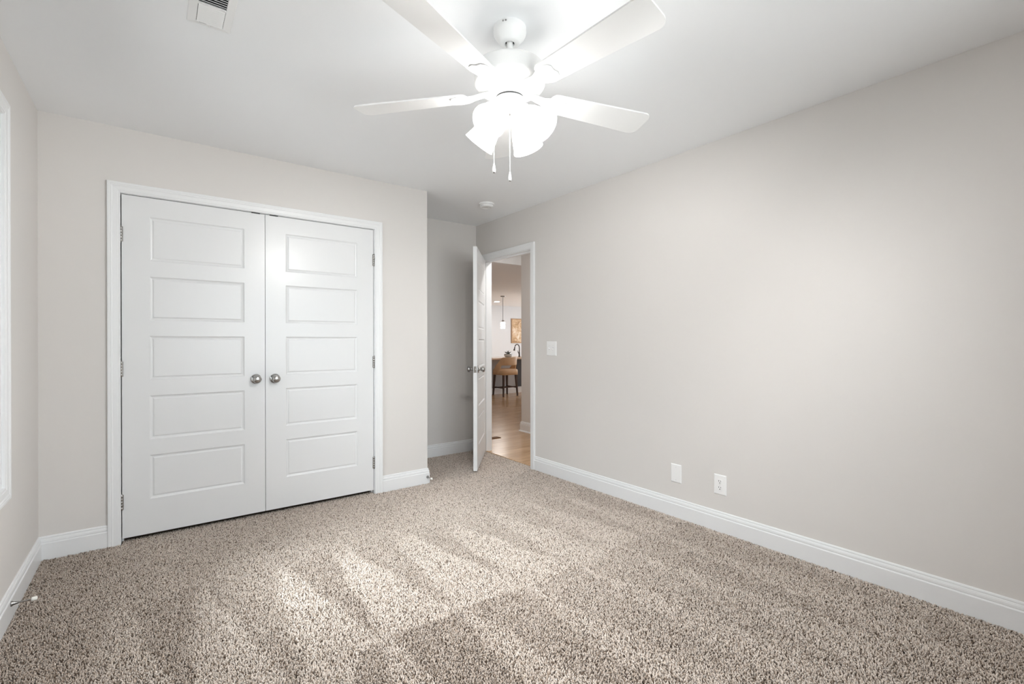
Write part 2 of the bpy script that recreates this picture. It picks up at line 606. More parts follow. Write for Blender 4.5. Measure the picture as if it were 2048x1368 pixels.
# ------------------------------------------------------------------ doors
def door_slab(w, h, t, px0, px1, rows, both=True):
    """A moulded five-panel slab: x across from the hinge, front face at y=0 looking to -y."""
    rings = [(0.0, 0.0), (0.003, 0.0030), (0.008, 0.0062), (0.013, 0.0074), (0.0155, 0.0070), (0.021, 0.0036), (0.0225, 0.0030)]
    vs, fs = [], []
    idx = {}

    def V(x, y, z):
        k = (round(x, 5), round(y, 5), round(z, 5))
        if k not in idx:
            idx[k] = len(vs)
            vs.append((x, y, z))
        return idx[k]

    xs = [0, px0, px1, w]
    zs = [0]
    for (z0, z1) in rows:
        zs += [z0, z1]
    zs.append(h)
    for side in ((0, 1), (t, -1)):
        y0, sgn = side
        for i in range(3):
            for j in range(len(zs) - 1):
                panel = i == 1 and j % 2 == 1
                if not panel or (y0 and not both):
                    fs.append([V(xs[i], y0, zs[j]), V(xs[i + 1], y0, zs[j]), V(xs[i + 1], y0, zs[j + 1]), V(xs[i], y0, zs[j + 1])])
                else:
                    loops = []
                    for ins, dep in rings:
                        y = y0 + sgn * dep
                        loops.append([V(px0 + ins, y, zs[j] + ins), V(px1 - ins, y, zs[j] + ins), V(px1 - ins, y, zs[j + 1] - ins), V(px0 + ins, y, zs[j + 1] - ins)])
                    for a, c in zip(loops, loops[1:]):
                        for k in range(4):
                            fs.append([a[k], a[(k + 1) % 4], c[(k + 1) % 4], c[k]])
                    fs.append(loops[-1])
    # rim
    for j in range(len(zs) - 1):
        for x in (0, w):
            fs.append([V(x, 0, zs[j]), V(x, t, zs[j]), V(x, t, zs[j + 1]), V(x, 0, zs[j + 1])])
    for i in range(3):
        for z in (0, h):
            fs.append([V(xs[i], 0, z), V(xs[i], t, z), V(xs[i + 1], t, z), V(xs[i + 1], 0, z)])
    return MB().add(vs, fs)


PH, PG = 0.2655, 0.095
ROWS = []
_z = 0.245 - DZB
for k in range(5):
    ROWS.append((_z, _z + PH))
    _z += PH + PG

KNOB = [(0.0001, 0.0), (0.033, 0.0), (0.033, 0.004), (0.0305, 0.0075), (0.016, 0.010), (0.0125, 0.013), (0.0115, 0.020), (0.0125, 0.027),
        (0.017, 0.031), (0.0225, 0.036), (0.0262, 0.042), (0.0272, 0.048), (0.0262, 0.054), (0.0228, 0.0595), (0.017, 0.063), (0.009, 0.0648), (0.0001, 0.0652)]


def knob(parent, x, y, z, d):
    ob = MB()
    mt = Matrix.Translation((x, y, z)) @ axis_to((0, d, 0))
    ob.lathe(KNOB[8:], 32, mt, True, False)
    o = ob.build('knob', MN, parent)
    MB().lathe(KNOB[:9], 32, mt, True, False).build('rose', MN, o)
    return o


def hinge(parent, x, y, z, leaf_dirs=(1, -1)):
    ob = MB()
    mt = Matrix.Translation((x, y, z))
    prof = []
    for k in range(5):
        z0 = -0.0445 + k * 0.0178
        prof += [(0.0052, z0), (0.0062, z0 + 0.0008), (0.0062, z0 + 0.0170), (0.0052, z0 + 0.0178)]
    ob.lathe(prof, 16, mt)
    ob.lathe([(0.0001, -0.049), (0.004, -0.048), (0.0045, -0.0445)], 12, mt)
    ob.lathe([(0.0045, 0.0445), (0.004, 0.048), (0.0001, 0.049)], 12, mt)
    for s in leaf_dirs:
        ob.box(min(x, x + s * 0.009), max(x, x + s * 0.009), y + 0.002, y + 0.0055, z - 0.0445, z + 0.0445)
    return ob.build('hinge', MN, parent)


HZ = (1.833 - DZB, 1.037 - DZB, 0.250 - DZB)
slabL = door_slab(DXM - 0.0015 - DX0, DZT - DZB, 0.035, 0.130, 0.636, ROWS).build('door_1', MD)
slabL.location = (DX0, YB + 0.002, DZB)
structure(slabL, 'closed white five-panel closet door hinged beside the wall corner by the window', 'door')
knob(slabL, 0.556 - DX0, 0, 0.944 - DZB, -1)
for z in HZ:
    hinge(slabL, -0.0025, -0.0045, z)
wR = DX1 - DXM - 0.0015
slabR = door_slab(wR, DZT - DZB, 0.035, 0.128, 0.634, ROWS).build('door_2', MD)
slabR.location = (DXM + 0.0015, YB + 0.002, DZB)
structure(slabR, 'closed white five-panel closet door hinged on the side nearest the alcove', 'door')
knob(slabR, 0.673 - DXM - 0.0015, 0, 0.942 - DZB, -1)
for z in HZ:
    hinge(slabR, wR + 0.002, -0.0045, z)

# entry door, ajar
ED_A = math.radians(39.4)
EW = 0.813
slabE = door_slab(EW, 2.032, 0.035, 0.130, EW - 0.130, ROWS).build('door_3', MD)
slabE.location = (XR - 0.002, EJ1 - 0.003, 0.024)
slabE.rotation_euler = (0, 0, math.atan2(-math.cos(ED_A), -math.sin(ED_A)))
structure(slabE, 'white five-panel entry door standing half open between alcove and hall', 'door')
knob(slabE, EW - 0.068, 0, 0.918, -1)
knob(slabE, EW - 0.068, 0.035, 0.918, 1)
lp = MB().box(EW - 0.0005, EW + 0.0012, 0.005, 0.030, 0.889, 0.947, 0.0005).build('latch_plate', MN, slabE)
MB().box(EW, EW + 0.011, 0.011, 0.024, 0.909, 0.927, 0.003).build('latch_bolt', MN, lp)
for z in (1.83, 1.03, 0.23):
    hinge(slabE, -0.002, -0.0045, z)


# ------------------------------------------------------------------ windows
def window(name, loc, rz, w, h, label, units=2):
    """Local x across, y outward through the wall, z up; the opening starts at the origin."""
    root = bpy.data.objects.new(name, None)
    root.location, root.rotation_euler = loc, (0, 0, rz)
    C.objects.link(root)
    structure(root, label, 'window')
    b = MB()
    casing_verts(b, [(0, 0), (0, h), (w, h), (w, 0)], CASP, lambda a, z, t: (a, -t, z), closed=True)
    b.build('casing', MT, root)
    b = MB()
    J, MU = 0.016, 0.035
    for bx in ((0, J, 0, h), (w - J, w, 0, h), (J, w - J, 0, 0.022), (J, w - J, h - J, h)):
        b.box(bx[0], bx[1], 0.0, WT + 0.005, bx[2], bx[3])
    spans = [(J, w - J)]
    if units == 2:
        b.box(w / 2 - MU, w / 2 + MU, 0.0, WT + 0.005, 0.022, h - J)
        spans = [(J, w / 2 - MU), (w / 2 + MU, w - J)]
    for x0, x1 in spans:
        for q in ((x0, x0 + 0.014), (x1 - 0.014, x1)):
            b.box(q[0], q[1], 0.040, WT, 0.022, h - J, 0.002)
    b.build('frame', MT, root)
    hm = h / 2
    for a0, a1 in spans:
        x, ww = a0 + 0.014, a1 - a0 - 0.028
        for (z0, z1, y0) in ((0.022, hm + 0.018, 0.050), (hm - 0.018, h - J, 0.080)):
            s = MB()
            s.box(x, x + 0.036, y0, y0 + 0.028, z0, z1, 0.003)
            s.box(x + ww - 0.036, x + ww, y0, y0 + 0.028, z0, z1, 0.003)
            s.box(x + 0.034, x + ww - 0.034, y0, y0 + 0.028, z0, z0 + 0.042, 0.003)
            s.box(x + 0.034, x + ww - 0.034, y0, y0 + 0.028, z1 - 0.036, z1, 0.003)
            so = s.build('sash', MT, root)
            MB().box(x + 0.034, x + ww - 0.034, y0 + 0.012, y0 + 0.016, z0 + 0.040, z1 - 0.034).build('pane', MG, so)
    return root


window('window_1', (XL, WIN_Y0, WIN_Z0), PI / 2, WIN_Y1 - WIN_Y0, WIN_Z1 - WIN_Z0, 'tall white-cased window on the left wall, glowing with daylight', 1)
window('window_fill', (RW_X1, YN, WIN_Z0), PI, RW_X1 - RW_X0, WIN_Z1 - WIN_Z0, 'unseen white-cased window added behind the viewer for fill light')  # added out of view to light the closet side


# ------------------------------------------------------------------ ceiling fan
FX, FY = 1.1475, 1.532
fan = thing('ceiling_fan', 'white five-blade ceiling fan with four lit glass shades hanging from the ceiling', 'ceiling fan', (FX, FY, H))


def hz(z):
    return z - H


MB().lathe([(0.0655, 0.0), (0.0655, -0.010), (0.0662, -0.018), (0.0645, -0.028), (0.059, -0.039), (0.051, -0.049), (0.045, -0.056),
            (0.042, -0.061), (0.038, -0.064), (0.022, -0.0655), (0.0195, -0.064), (0.0190, -0.058), (0.0190, -0.02)], 48, None, True, False).build('canopy', MF, fan)
for a in (-150, -140, 60):
    t = math.radians(a)
    MB().lathe([(0.0001, 0.003), (0.0032, 0.002), (0.0036, 0)], 10, Matrix.Translation((0.0655 * math.cos(t), 0.0655 * math.sin(t), -0.010)) @ axis_to((math.cos(t), math.sin(t), 0))).build('screw', MND, fan)
MB().lathe([(0.0125, hz(H - 0.045)), (0.0125, hz(2.335))], 24).build('downrod', MF, fan)
MB().lathe([(0.0001, -0.030), (0.010, -0.032), (0.0165, -0.042), (0.0186, -0.056)], 24, None, True, False).build('hanger_ball', MBK, fan)
MB().lathe([(0.0150, hz(2.350)), (0.019, hz(2.346)), (0.020, hz(2.332)), (0.030, hz(2.327)), (0.07, hz(2.318)), (0.115, hz(2.304)), (0.138, hz(2.292)), (0.1445, hz(2.286)), (0.1455, hz(2.280)),
            (0.1435, hz(2.2755)), (0.1430, hz(2.240)), (0.1415, hz(2.228)), (0.136, hz(2.219)), (0.122, hz(2.213)), (0.100, hz(2.210)), (0.066, hz(2.208)), (0.05, hz(2.207))], 64, None, True, True).build('motor_housing', MF, fan)
MB().lathe([(0.05, hz(2.209)), (0.083, hz(2.2085)), (0.085, hz(2.204)), (0.080, hz(2.198)), (0.068, hz(2.195)), (0.0655, hz(2.190)), (0.0650, hz(2.180)), (0.0625, hz(2.177)), (0.052, hz(2.176))], 48, None, True, True).build('switch_housing', MF, fan)
MB().lathe([(0.046, hz(2.179)), (0.0560, hz(2.179)), (0.0560, hz(2.168)), (0.046, hz(2.168))], 40, None, True, False).build('gap_shade_ring', MSLOT, fan)  # dark colour stands in for the shaded gap above the light fitter
MB().lathe([(0.048, hz(2.1700)), (0.0595, hz(2.1685)), (0.058, hz(2.156)), (0.052, hz(2.146)), (0.040, hz(2.138)), (0.026, hz(2.132)), (0.020, hz(2.124)), (0.014, hz(2.117)), (0.006, hz(2.113)), (0.0001, hz(2.112))], 40, None, True, True).build('light_fitter', MF, fan)

HB = 2.193
for k in range(5):
    a = math.radians(96 + 72 * k - YAW)
    rot = Matrix.Rotation(a, 4, 'Z')
    # outline: rounded root and rounded tip corners
    L0, L1, w0, w1 = 0.172, 0.665, 0.052, 0.069
    ol = []
    rr = 0.035
    for s in range(7):
        t = PI / 2 * s / 6
        ol.append((L1 - rr + rr * math.sin(t), -w1 + rr - rr * math.cos(t)))
    for s in range(7):
        t = PI / 2 * s / 6
        ol.append((L1 - rr + rr * math.cos(t), w1 - rr + rr * math.sin(t)))
    for s in range(11):
        t = PI * s / 10
        ol.append((L0 + 0.030 - 0.030 * math.sin(t) ** 0.8, w0 * math.cos(t)))
    tilt = math.tan(math.radians(11.0))
    n = len(ol)
    vs = [rot @ Vector((x, y, hz(HB) - y * tilt + dz)) for dz in (-0.003, 0.003) for x, y in ol]
    fs = [list(range(n)), list(range(n, 2 * n))] + [[i, (i + 1) % n, n + (i + 1) % n, n + i] for i in range(n)]
    bl = MB().add(vs, fs).build('blade', MFB, fan)
    ib = MB()
    iv = []
    ol2 = [(0.060, -0.020), (0.105, -0.017), (0.150, -0.021), (0.178, -0.034), (0.212, -0.043), (0.236, -0.036), (0.245, -0.018), (0.240, 0.0), (0.245, 0.018), (0.236, 0.036), (0.212, 0.043), (0.178, 0.034), (0.150, 0.021), (0.105, 0.017), (0.060, 0.020)]
    m_ = len(ol2)
    for dz in (-0.005, 0.0):
        for x, y in ol2:
            f_ = max(0.0, min(1.0, (x - 0.09) / 0.09))
            zc = hz(2.205) * (1 - f_) + (hz(HB) - 0.0045 - y * tilt) * f_
            iv.append(rot @ Vector((x, y, zc + dz)))
    ib.add(iv, [list(range(m_)), list(range(m_, 2 * m_))] + [[i, (i + 1) % m_, m_ + (i + 1) % m_, m_ + i] for i in range(m_)])
    for (sx_, sy_) in ((0.195, -0.022), (0.195, 0.022), (0.225, 0.0)):
        ib.lathe([(0.0001, -0.003), (0.004, -0.002), (0.005, 0)], 10, rot @ Matrix.Translation((sx_, sy_, hz(HB) - 0.0095 - sy_ * tilt)))
    ib.build('blade_iron', MF, bl)

SHADE = [(0.0225, 0.0), (0.0245, 0.006), (0.0265, 0.010), (0.034, 0.022), (0.0425, 0.040), (0.0490, 0.060), (0.0540, 0.080), (0.0585, 0.100), (0.0635, 0.118), (0.0655, 0.124)]
for k in range(4):
    a = math.radians(58.8 + 90 * k - YAW)
    ca, sa = math.cos(a), math.sin(a)
    T = math.radians(44)
    d = Vector((math.sin(T) * ca, math.sin(T) * sa, -math.cos(T)))
    neck = Vector((0.066 * ca, 0.066 * sa, hz(2.1115)))
    arm = MB()
    arm.tube([(0.035 * ca, 0.035 * sa, hz(2.150)), (0.047 * ca, 0.047 * sa, hz(2.142)), neck - d * 0.016, neck - d * 0.004], [0.011, 0.011, 0.012, 0.013], 14)
    arm.lathe([(0.014, -0.014), (0.0245, -0.010), (0.0262, -0.004), (0.0262, 0.008), (0.0245, 0.010)], 24, Matrix.Translation(neck) @ axis_to(d))
    arm.build('lamp_holder', MF, fan)
    mt = Matrix.Translation(neck) @ axis_to(d)
    sh = MB()
    inner = [(r - 0.003, z) for r, z in SHADE][::-1]
    sh.lathe(SHADE + inner, 36, mt, True, False)
    so = sh.build('lamp_shade', MGLOW, fan)
    MB().lathe([(0.0001, 0.066), (0.010, 0.064), (0.018, 0.055), (0.020, 0.046), (0.017, 0.036), (0.012, 0.024), (0.011, 0.012), (0.0001, 0.010)], 20, mt, True, False).build('bulb', MGLOW, so)
    l = bpy.data.lights.new('bulb_light', 'POINT')
    l.energy = FAN_BULB
    l.color = (1.0, 0.985, 0.965)
    l.shadow_soft_size = 0.016
    lo = bpy.data.objects.new('bulb_light', l)
    lo.parent = fan
    lo.location = neck + d * 0.084
    C.objects.link(lo)


def pull_chain(x, y, z0, z1, beads_from, m):
    ch = MB()
    ch.tube([(x, y, hz(z0)), (x, y, hz(z1))], 0.0011, 8)
    z = beads_from
    while z > z1:
        ch.sphere((x, y, hz(z)), 0.0021, 8, 6)
        z -= 0.0048
    co = ch.build('pull_chain', m, fan)
    pl = MB().lathe([(0.0001, 0.004), (0.0025, 0.002), (0.0035, -0.003), (0.0058, -0.014), (0.0072, -0.024), (0.0068, -0.031), (0.0045, -0.034)], 16, Matrix.Translation((x, y, hz(z1))), True, False).build('pull', MPL, co)
    MB().lathe([(0.0045, -0.0338), (0.0036, -0.036), (0.0001, -0.0365)], 12, Matrix.Translation((x, y, hz(z1))), True, False).build('pull_tip', MND, pl)


_c, _s = math.cos(math.radians(YAW)), math.sin(math.radians(YAW))
pull_chain(0.0, 0.0, 2.113, 1.878, 2.03, MPL)
pull_chain(-0.0645 * _c + 0.01 * _s, 0.0645 * _s + 0.01 * _c, 2.170, 1.915, 2.16, MPL)
MB().tube([(0, 0, hz(2.113)), (0, 0, hz(2.098))], 0.0035, 10).build('chain_guide', MND, fan)

# ------------------------------------------------------------------ ceiling vent
VX0, VX1, VY0, VY1 = 0.106, 0.253, 1.945, 2.247
vent = thing('air_vent', 'white ceiling air register with angled louvers near the closet side', 'air vent', ((VX0 + VX1) / 2, (VY0 + VY1) / 2, H))
hx, hy = (VX1 - VX0) / 2, (VY1 - VY0) / 2
ix, iy = hx - 0.029, hy - 0.029
b = MB()
prof = [(0.0, 0.0), (0.002, -0.003), (0.026, -0.008), (0.029, -0.008), (0.029, 0.0)]
rows = []
for o_, z_ in prof:
    rows.append([(-hx + o_, -hy + o_, z_), (hx - o_, -hy + o_, z_), (hx - o_, hy - o_, z_), (-hx + o_, hy - o_, z_)])
vs = [q for r in rows for q in r]
fs = []
for i in range(len(prof) - 1):
    for k in range(4):
        fs.append((i * 4 + k, i * 4 + (k + 1) % 4, (i + 1) * 4 + (k + 1) % 4, (i + 1) * 4 + k))
b.add(vs, fs)
b.build('frame', MPL, vent)
MB().box(-ix, ix, -iy, iy, -0.0015, -0.0005).build('duct_opening', MBK, vent)
nv = 18
for k in range(nv):
    yv = -iy + (k + 0.5) * 2 * iy / nv
    s = MB()
    ang = math.radians(-38 if yv > 0 else 38)
    mt = Matrix.Translation((0, yv, -0.0068)) @ Matrix.Rotation(ang, 4, 'X')
    s.box(-ix + 0.0016, ix - 0.0016, -0.0062, 0.0062, -0.0007, 0.0007, 0, mt)
    s.build('louver', MPL, vent)
b = MB()
b.box(-ix, ix, -0.004, 0.004, -0.0095, -0.002)
b.build('center_bar', MPL, vent)
MB().lathe([(0.0001, -0.0095), (0.003, -0.009), (0.0035, -0.007)], 12, Matrix.Translation((0.0, hy - 0.013, 0))).build('screw', MPL2, vent)
MB().box(-0.034, -0.010, iy + 0.0008, iy + 0.0036, -0.0088, -0.0076).build('lever_slot', MBK, vent)

# ------------------------------------------------------------------ smoke detector
sd = thing('smoke_detector', 'small round white smoke detector on the ceiling by the alcove', 'smoke detector', (2.440, 3.615, H))
MB().lathe([(0.070, 0.0), (0.070, -0.009), (0.066, -0.012), (0.0001, -0.012)], 40).build('mounting_base', MPL, sd)
MB().lathe([(0.058, -0.012), (0.058, -0.0165)], 40, None, True, False).build('sensing_gap', MPL2, sd)
MB().lathe([(0.0001, -0.016), (0.061, -0.016), (0.063, -0.020), (0.061, -0.028), (0.050, -0.036), (0.046, -0.037), (0.044, -0.0355), (0.030, -0.0375), (0.028, -0.036), (0.0001, -0.0385)], 40).build('cover', MPL, sd)
MB().lathe([(0.0001, -0.0405), (0.009, -0.040), (0.010, -0.037)], 16, Matrix.Translation((0.02, -0.01, 0))).build('test_button', MPL2, sd)

# ------------------------------------------------------------------ wall plates on the right wall
def plate_mesh(w, h):
    """Local: x = out of the wall, y across, z up, centred."""
    b = MB()
    pr = [(0.0, 0.0), (0.0, 0.0018), (0.004, 0.0052), (0.006, 0.0058)]
    rows = []
    for o_, t_ in pr:
        rows.append([(-t_, -w / 2 + o_, -h / 2 + o_), (-t_, w / 2 - o_, -h / 2 + o_), (-t_, w / 2 - o_, h / 2 - o_), (-t_, -w / 2 + o_, h / 2 - o_)])
    vs = [q for r in rows for q in r]
    fs = [(12, 13, 14, 15), (0, 1, 2, 3)]
    for i in range(3):
        for k in range(4):
            fs.append((i * 4 + k, i * 4 + (k + 1) % 4, (i + 1) * 4 + (k + 1) % 4, (i + 1) * 4 + k))
    return b.add(vs, fs)


def screw_at(parent, y, z):
    MB().lathe([(0.0001, 0.0012), (0.0025, 0.0009), (0.0032, 0)], 12, Matrix.Translation((-0.0058, y, z)) @ axis_to((-1, 0, 0))).build('screw', MPL2, parent)


bp_ = thing('blank_wall_plate', 'blank white cover plate low on the right wall beside the power outlet', 'wall plate', (XR, 1.897, 0.302))
plate_mesh(0.080, 0.124).build('cover_plate', MPL, bp_)
screw_at(bp_, 0, 0.042)
screw_at(bp_, 0, -0.042)

ou = thing('wall_outlet', 'white duplex power outlet low on the wall above the baseboard', 'outlet', (XR, 1.584, 0.300))
plate_mesh(0.081, 0.125).build('cover_plate', MPL, ou)
for zc in (0.0195, -0.0195):
    r = MB()
    pts = []
    for k in range(28):
        t = 2 * PI * k / 28
        pts.append((0.0172 * math.cos(t), max(-0.0140, min(0.0140, 0.0172 * math.sin(t)))))
    n = len(pts)
    vs = [(-0.0050, y, zc + z) for y, z in pts] + [(-0.0074, y * 0.97, zc + z * 0.97) for y, z in pts]
    r.add(vs, [list(range(n)), list(range(n, 2 * n))] + [[i, (i + 1) % n, n + (i + 1) % n, n + i] for i in range(n)])
    ro = r.build('receptacle', MPL, ou)
    s = MB()
    s.box(-0.0080, -0.0070, 0.0050, 0.0076, zc + 0.0000, zc + 0.0090)
    s.box(-0.0080, -0.0070, -0.0074, -0.0052, zc + 0.0010, zc + 0.0082)
    s.lathe([(0.0001, 0.0008), (0.0030, 0.0008), (0.0030, 0)], 12, Matrix.Translation((-0.0072, 0, zc - 0.0075)) @ axis_to((-1, 0, 0)))
    s.build('slots', MSLOT, ro)
screw_at(ou, 0, 0)

sw = thing('light_switch', 'white two-toggle light switch plate beside the entry door casing', 'light switch', (XR, 3.157, 1.132))
plate_mesh(0.128, 0.128).build('cover_plate', MPL, sw)
for yc, s_ in ((0.024, 1), (-0.024, -1)):
    MB().box(-0.0064, -0.0050, yc - 0.0052, yc + 0.0052, -0.0125, 0.0125).build('toggle_slot', MPL2, sw)
    mt = Matrix.Translation((-0.006, yc, 0)) @ Matrix.Rotation(math.radians(28 * s_), 4, 'Y')
    MB().box(-0.013, 0.0, -0.0038, 0.0038, -0.0055, 0.0055, 0.001, mt).build('toggle', MPL, sw)
    screw_at(sw, yc, 0.030)
    screw_at(sw, yc, -0.030)


# ------------------------------------------------------------------ door stops
def door_stop(loc, rz, label, tilt=0.0):
    """Local +x points out of the baseboard."""
    t = thing('door_stop', label, 'door stop', loc, rz, 'door stops on the baseboards')
    mt = Matrix.Rotation(math.radians(tilt), 4, 'Y') @ axis_to((1, 0, 0))
    MB().lathe([(0.0001, 0.0), (0.0115, 0.0), (0.0115, 0.003), (0.008, 0.008), (0.0055, 0.018), (0.0045, 0.024)], 20, mt).build('flange', MND, t)
    MB().lathe([(0.0036, 0.02), (0.0033, 0.066)], 14, mt).build('rod', MN, t)
    MB().lathe([(0.0045, 0.062), (0.0080, 0.0625), (0.0086, 0.070), (0.0082, 0.0785), (0.006, 0.081), (0.0001, 0.0813)], 16, mt).build('rubber_tip', MRB, t)
    return t


door_stop((XL + 0.0142, 2.905, 0.080), 0, 'metal door stop with white tip on the baseboard below the window wall')
door_stop((1.833, YB - 0.0142, 0.062), -PI / 2, 'metal door stop with white tip on the baseboard end beside the alcove')

# ------------------------------------------------------------------ carpet pile
def carpet():
    sp = 0.0056
    x0, x1, y0, y1 = XL + 0.010, XR + 0.036, YN + 0.01, YA - 0.010
    gx, gy = np.meshgrid(np.arange(x0, x1, sp), np.arange(y0, y1, sp))
    gx = gx.copy()
    gx[1::2] += sp / 2
    px = (gx + rng.uniform(-0.45, 0.45, gx.shape) * sp).ravel()
    py = (gy + rng.uniform(-0.45, 0.45, gx.shape) * sp).ravel()
    m = 0.012
    keep = (px > XL + m) & (py > YN + m)
    main = (py < YB - 0.004) & (px < XR - m)
    alc = (py >= YB - 0.004) & (px > XC + m) & (px < XR - m) & (py < YA - m)
    under = (py >= YB - 0.004) & (py < YB + 0.05) & (px > CJ0 + 0.004) & (px < CJ1 - 0.004)
    door = (px >= XR - m) & (py > EJ0 + 0.003) & (py < EJ1 - 0.003)
    # keep the pile out of the casing feet and the baseboard on the closet wall
    foot = (py > YB - 0.0195) & (((px > CAS_L - 0.002) & (px < CJ0 + 0.003)) | ((px > CJ1 - 0.003) & (px < XC + 0.016)) | (px < CAS_L))
    foot |= (py > YB - 0.02) & (py < YB + 0.01) & (px > CJ1) & (px < XC + 0.016)
    foot |= (px > XR - 0.0195) & (((py > 3.386) & (py < EJ0 + 0.002)) | (py > EJ1 - 0.002))
    depth = px * math.sin(_y) + py * math.cos(_y)
    keep &= (main | alc | under | door) & ~foot & (depth > 1.10)
    px, py = px[keep], py[keep]
    n = len(px)

    # vacuum strokes: the pile leans back and forth along Y in tapering strips
    srng = np.random.default_rng(5)
    strip_amp = srng.uniform(0.72, 1.0, 64)
    strip_w = srng.uniform(-0.14, 0.12, 64)

    def strokes(yn, yf, per, ph, X, Y, seed):
        t = (Y - yn) / (yf - yn)
        v = (X - ph) / per + 0.10 * np.sin(2.1 * X + 0.7) + 0.06 * np.sin(4.3 * Y + seed) + 0.025 * np.sin(17 * Y + 9 * X)
        k = (np.floor(v).astype(int) + 7 * seed) % 64
        tri = np.abs(v % 1.0 - 0.5) * 2
        wd = np.clip(0.04 + 0.80 * np.clip(t, 0, 1) + strip_w[k], 0, 1)
        d = np.clip((wd - tri) / 0.15 + 0.5, 0, 1) * strip_amp[k]
        return d, t

    dark = np.full(n, 0.42)
    wob = 0.02 * np.sin(5 * px) + 0.012 * np.sin(13 * px + 1)
    yy = py + wob
    d_, t_ = strokes(0.55, 1.80, 0.34, 0.10, px, yy, 1)
    dark = np.where((t_ >= 0) & (t_ < 1), 0.18 + 0.82 * d_, dark)
    d_, t_ = strokes(-0.6, 0.55, 0.36, 0.2, px, yy, 2)
    dark = np.where((t_ >= 0) & (t_ < 1), d_, dark)
    d_, t_ = strokes(1.80, 2.80, 0.325, 0.245, px, yy, 3)
    dark = np.where((t_ >= 0) & (t_ < 1) | (px + 0.05 * np.sin(9 * py) < 0.60) & (t_ < 0), d_, dark)
    # soft end of the far strokes, and the unbrushed strip along the closet
    fade = np.clip((yy - 2.58) / 0.25, 0, 1)
    dark = dark * (1 - fade) + 0.42 * fade
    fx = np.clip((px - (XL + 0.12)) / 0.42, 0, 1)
    dark = dark * fx + 1.15 * (1 - fx)  # shade below the window, painted as darker pile towards the left wall
    lean_y = 0.55 - 0.9 * dark           # light strips lean away from the window side, dark ones back
    lean_x = rng.normal(0, 0.35, n)
    lean_y = lean_y * 0.28 + rng.normal(0, 0.35, n)

    hgt = rng.uniform(0.0095, 0.0135, n)
    rad = rng.uniform(0.0023, 0.0035, n)
    ang = rng.uniform(0, 2 * PI, n)
    nv = 7
    V = np.empty((n, nv, 3), np.float32)
    for k in range(3):
        a = ang + 2 * PI * k / 3
        V[:, k, 0] = px + rad * 0.85 * np.cos(a)
        V[:, k, 1] = py + rad * 0.85 * np.sin(a)
        V[:, k, 2] = -0.001
        a2 = a + 0.7
        V[:, 3 + k, 0] = px + rad * np.cos(a2) + lean_x * hgt * 0.65
        V[:, 3 + k, 1] = py + rad * np.sin(a2) + lean_y * hgt * 0.65
        V[:, 3 + k, 2] = hgt * 0.66
    V[:, 6, 0] = px + lean_x * hgt + rng.normal(0, 0.0008, n)
    V[:, 6, 1] = py + lean_y * hgt + rng.normal(0, 0.0008, n)
    V[:, 6, 2] = hgt
    quads = np.array([[0, 1, 4, 3], [1, 2, 5, 4], [2, 0, 3, 5]])
    tris = np.array([[3, 4, 6], [4, 5, 6], [5, 3, 6]])
    base = (np.arange(n) * nv)[:, None]
    q = (base[:, None] + quads[None]).reshape(n, 12)
    t = (base[:, None] + tris[None]).reshape(n, 9)
    loops = np.concatenate([q, t], axis=1).ravel().astype(np.int32)
    sizes = np.tile(np.array([4, 4, 4, 3, 3, 3], np.int32), n)
    starts = np.concatenate([[0], np.cumsum(sizes)[:-1]]).astype(np.int32)
    me = bpy.data.meshes.new('carpet')
    me.vertices.add(n * nv)
    me.vertices.foreach_set('co', V.ravel())
    me.loops.add(len(loops))
    me.loops.foreach_set('vertex_index', loops)
    me.polygons.add(len(sizes))
    me.polygons.foreach_set('loop_start', starts)
    me.polygons.foreach_set('use_smooth', np.ones(len(sizes), bool))
    me.update(calc_edges=True)
    # yarn colours: pale, beige, taupe and dark brown plies
    pal = np.array([(0.77, 0.695, 0.635), (0.64, 0.555, 0.485), (0.42, 0.345, 0.28), (0.175, 0.128, 0.094)])
    pick = rng.choice(4, n, p=[0.46, 0.30, 0.14, 0.10])
    col = pal[pick] * rng.uniform(0.88, 1.12, (n, 1))
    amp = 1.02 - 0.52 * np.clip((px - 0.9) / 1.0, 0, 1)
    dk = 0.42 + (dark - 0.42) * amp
    col *= np.array([1.06, 1.045, 1.03]) - dk[:, None] * np.array([0.26, 0.28, 0.295])  # track shading from pile lean, and the wall-side shade, put into the colour
    colv = np.ones((n, nv, 4), np.float32)
    colv[:, :, :3] = col[:, None, :]
    colv[:, :3, :3] *= 0.72            # shade between the tufts, put into the colour of each foot
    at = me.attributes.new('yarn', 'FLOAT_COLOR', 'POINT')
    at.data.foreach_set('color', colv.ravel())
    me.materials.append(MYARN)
    me.validate()
    o = bpy.data.objects.new('carpet', me)
    C.objects.link(o)
    o['kind'] = 'stuff'
    tag(o, 'speckled beige and brown wall-to-wall carpet with vacuum tracks', 'carpet')
    return o


carpet()

# ------------------------------------------------------------------ kitchen bar and what stands on it
bar = thing('kitchen_bar', 'grey kitchen bar with a tan stone top behind the stool', 'kitchen bar', (6.9, 8.77, 0.006))
MB().box(-1.7, 1.5, 0.0, 0.50, 0.0, 0.785).build('body', MBARG, bar)
MB().box(-1.75, 1.55, -0.27, 0.42, 0.785, 0.822, 0.006).build('counter_top', MTOP, bar)
b = MB()
sweep_flat(b, [(1.5, 0.0), (-1.7, 0.0)], BB)
b.build('base_trim', MT, bar)
MB().box(-0.16, 1.2, -0.022, -0.001, 0.14, 0.78).build('panel', MBARD, bar)  # dark slab across part of the bar front

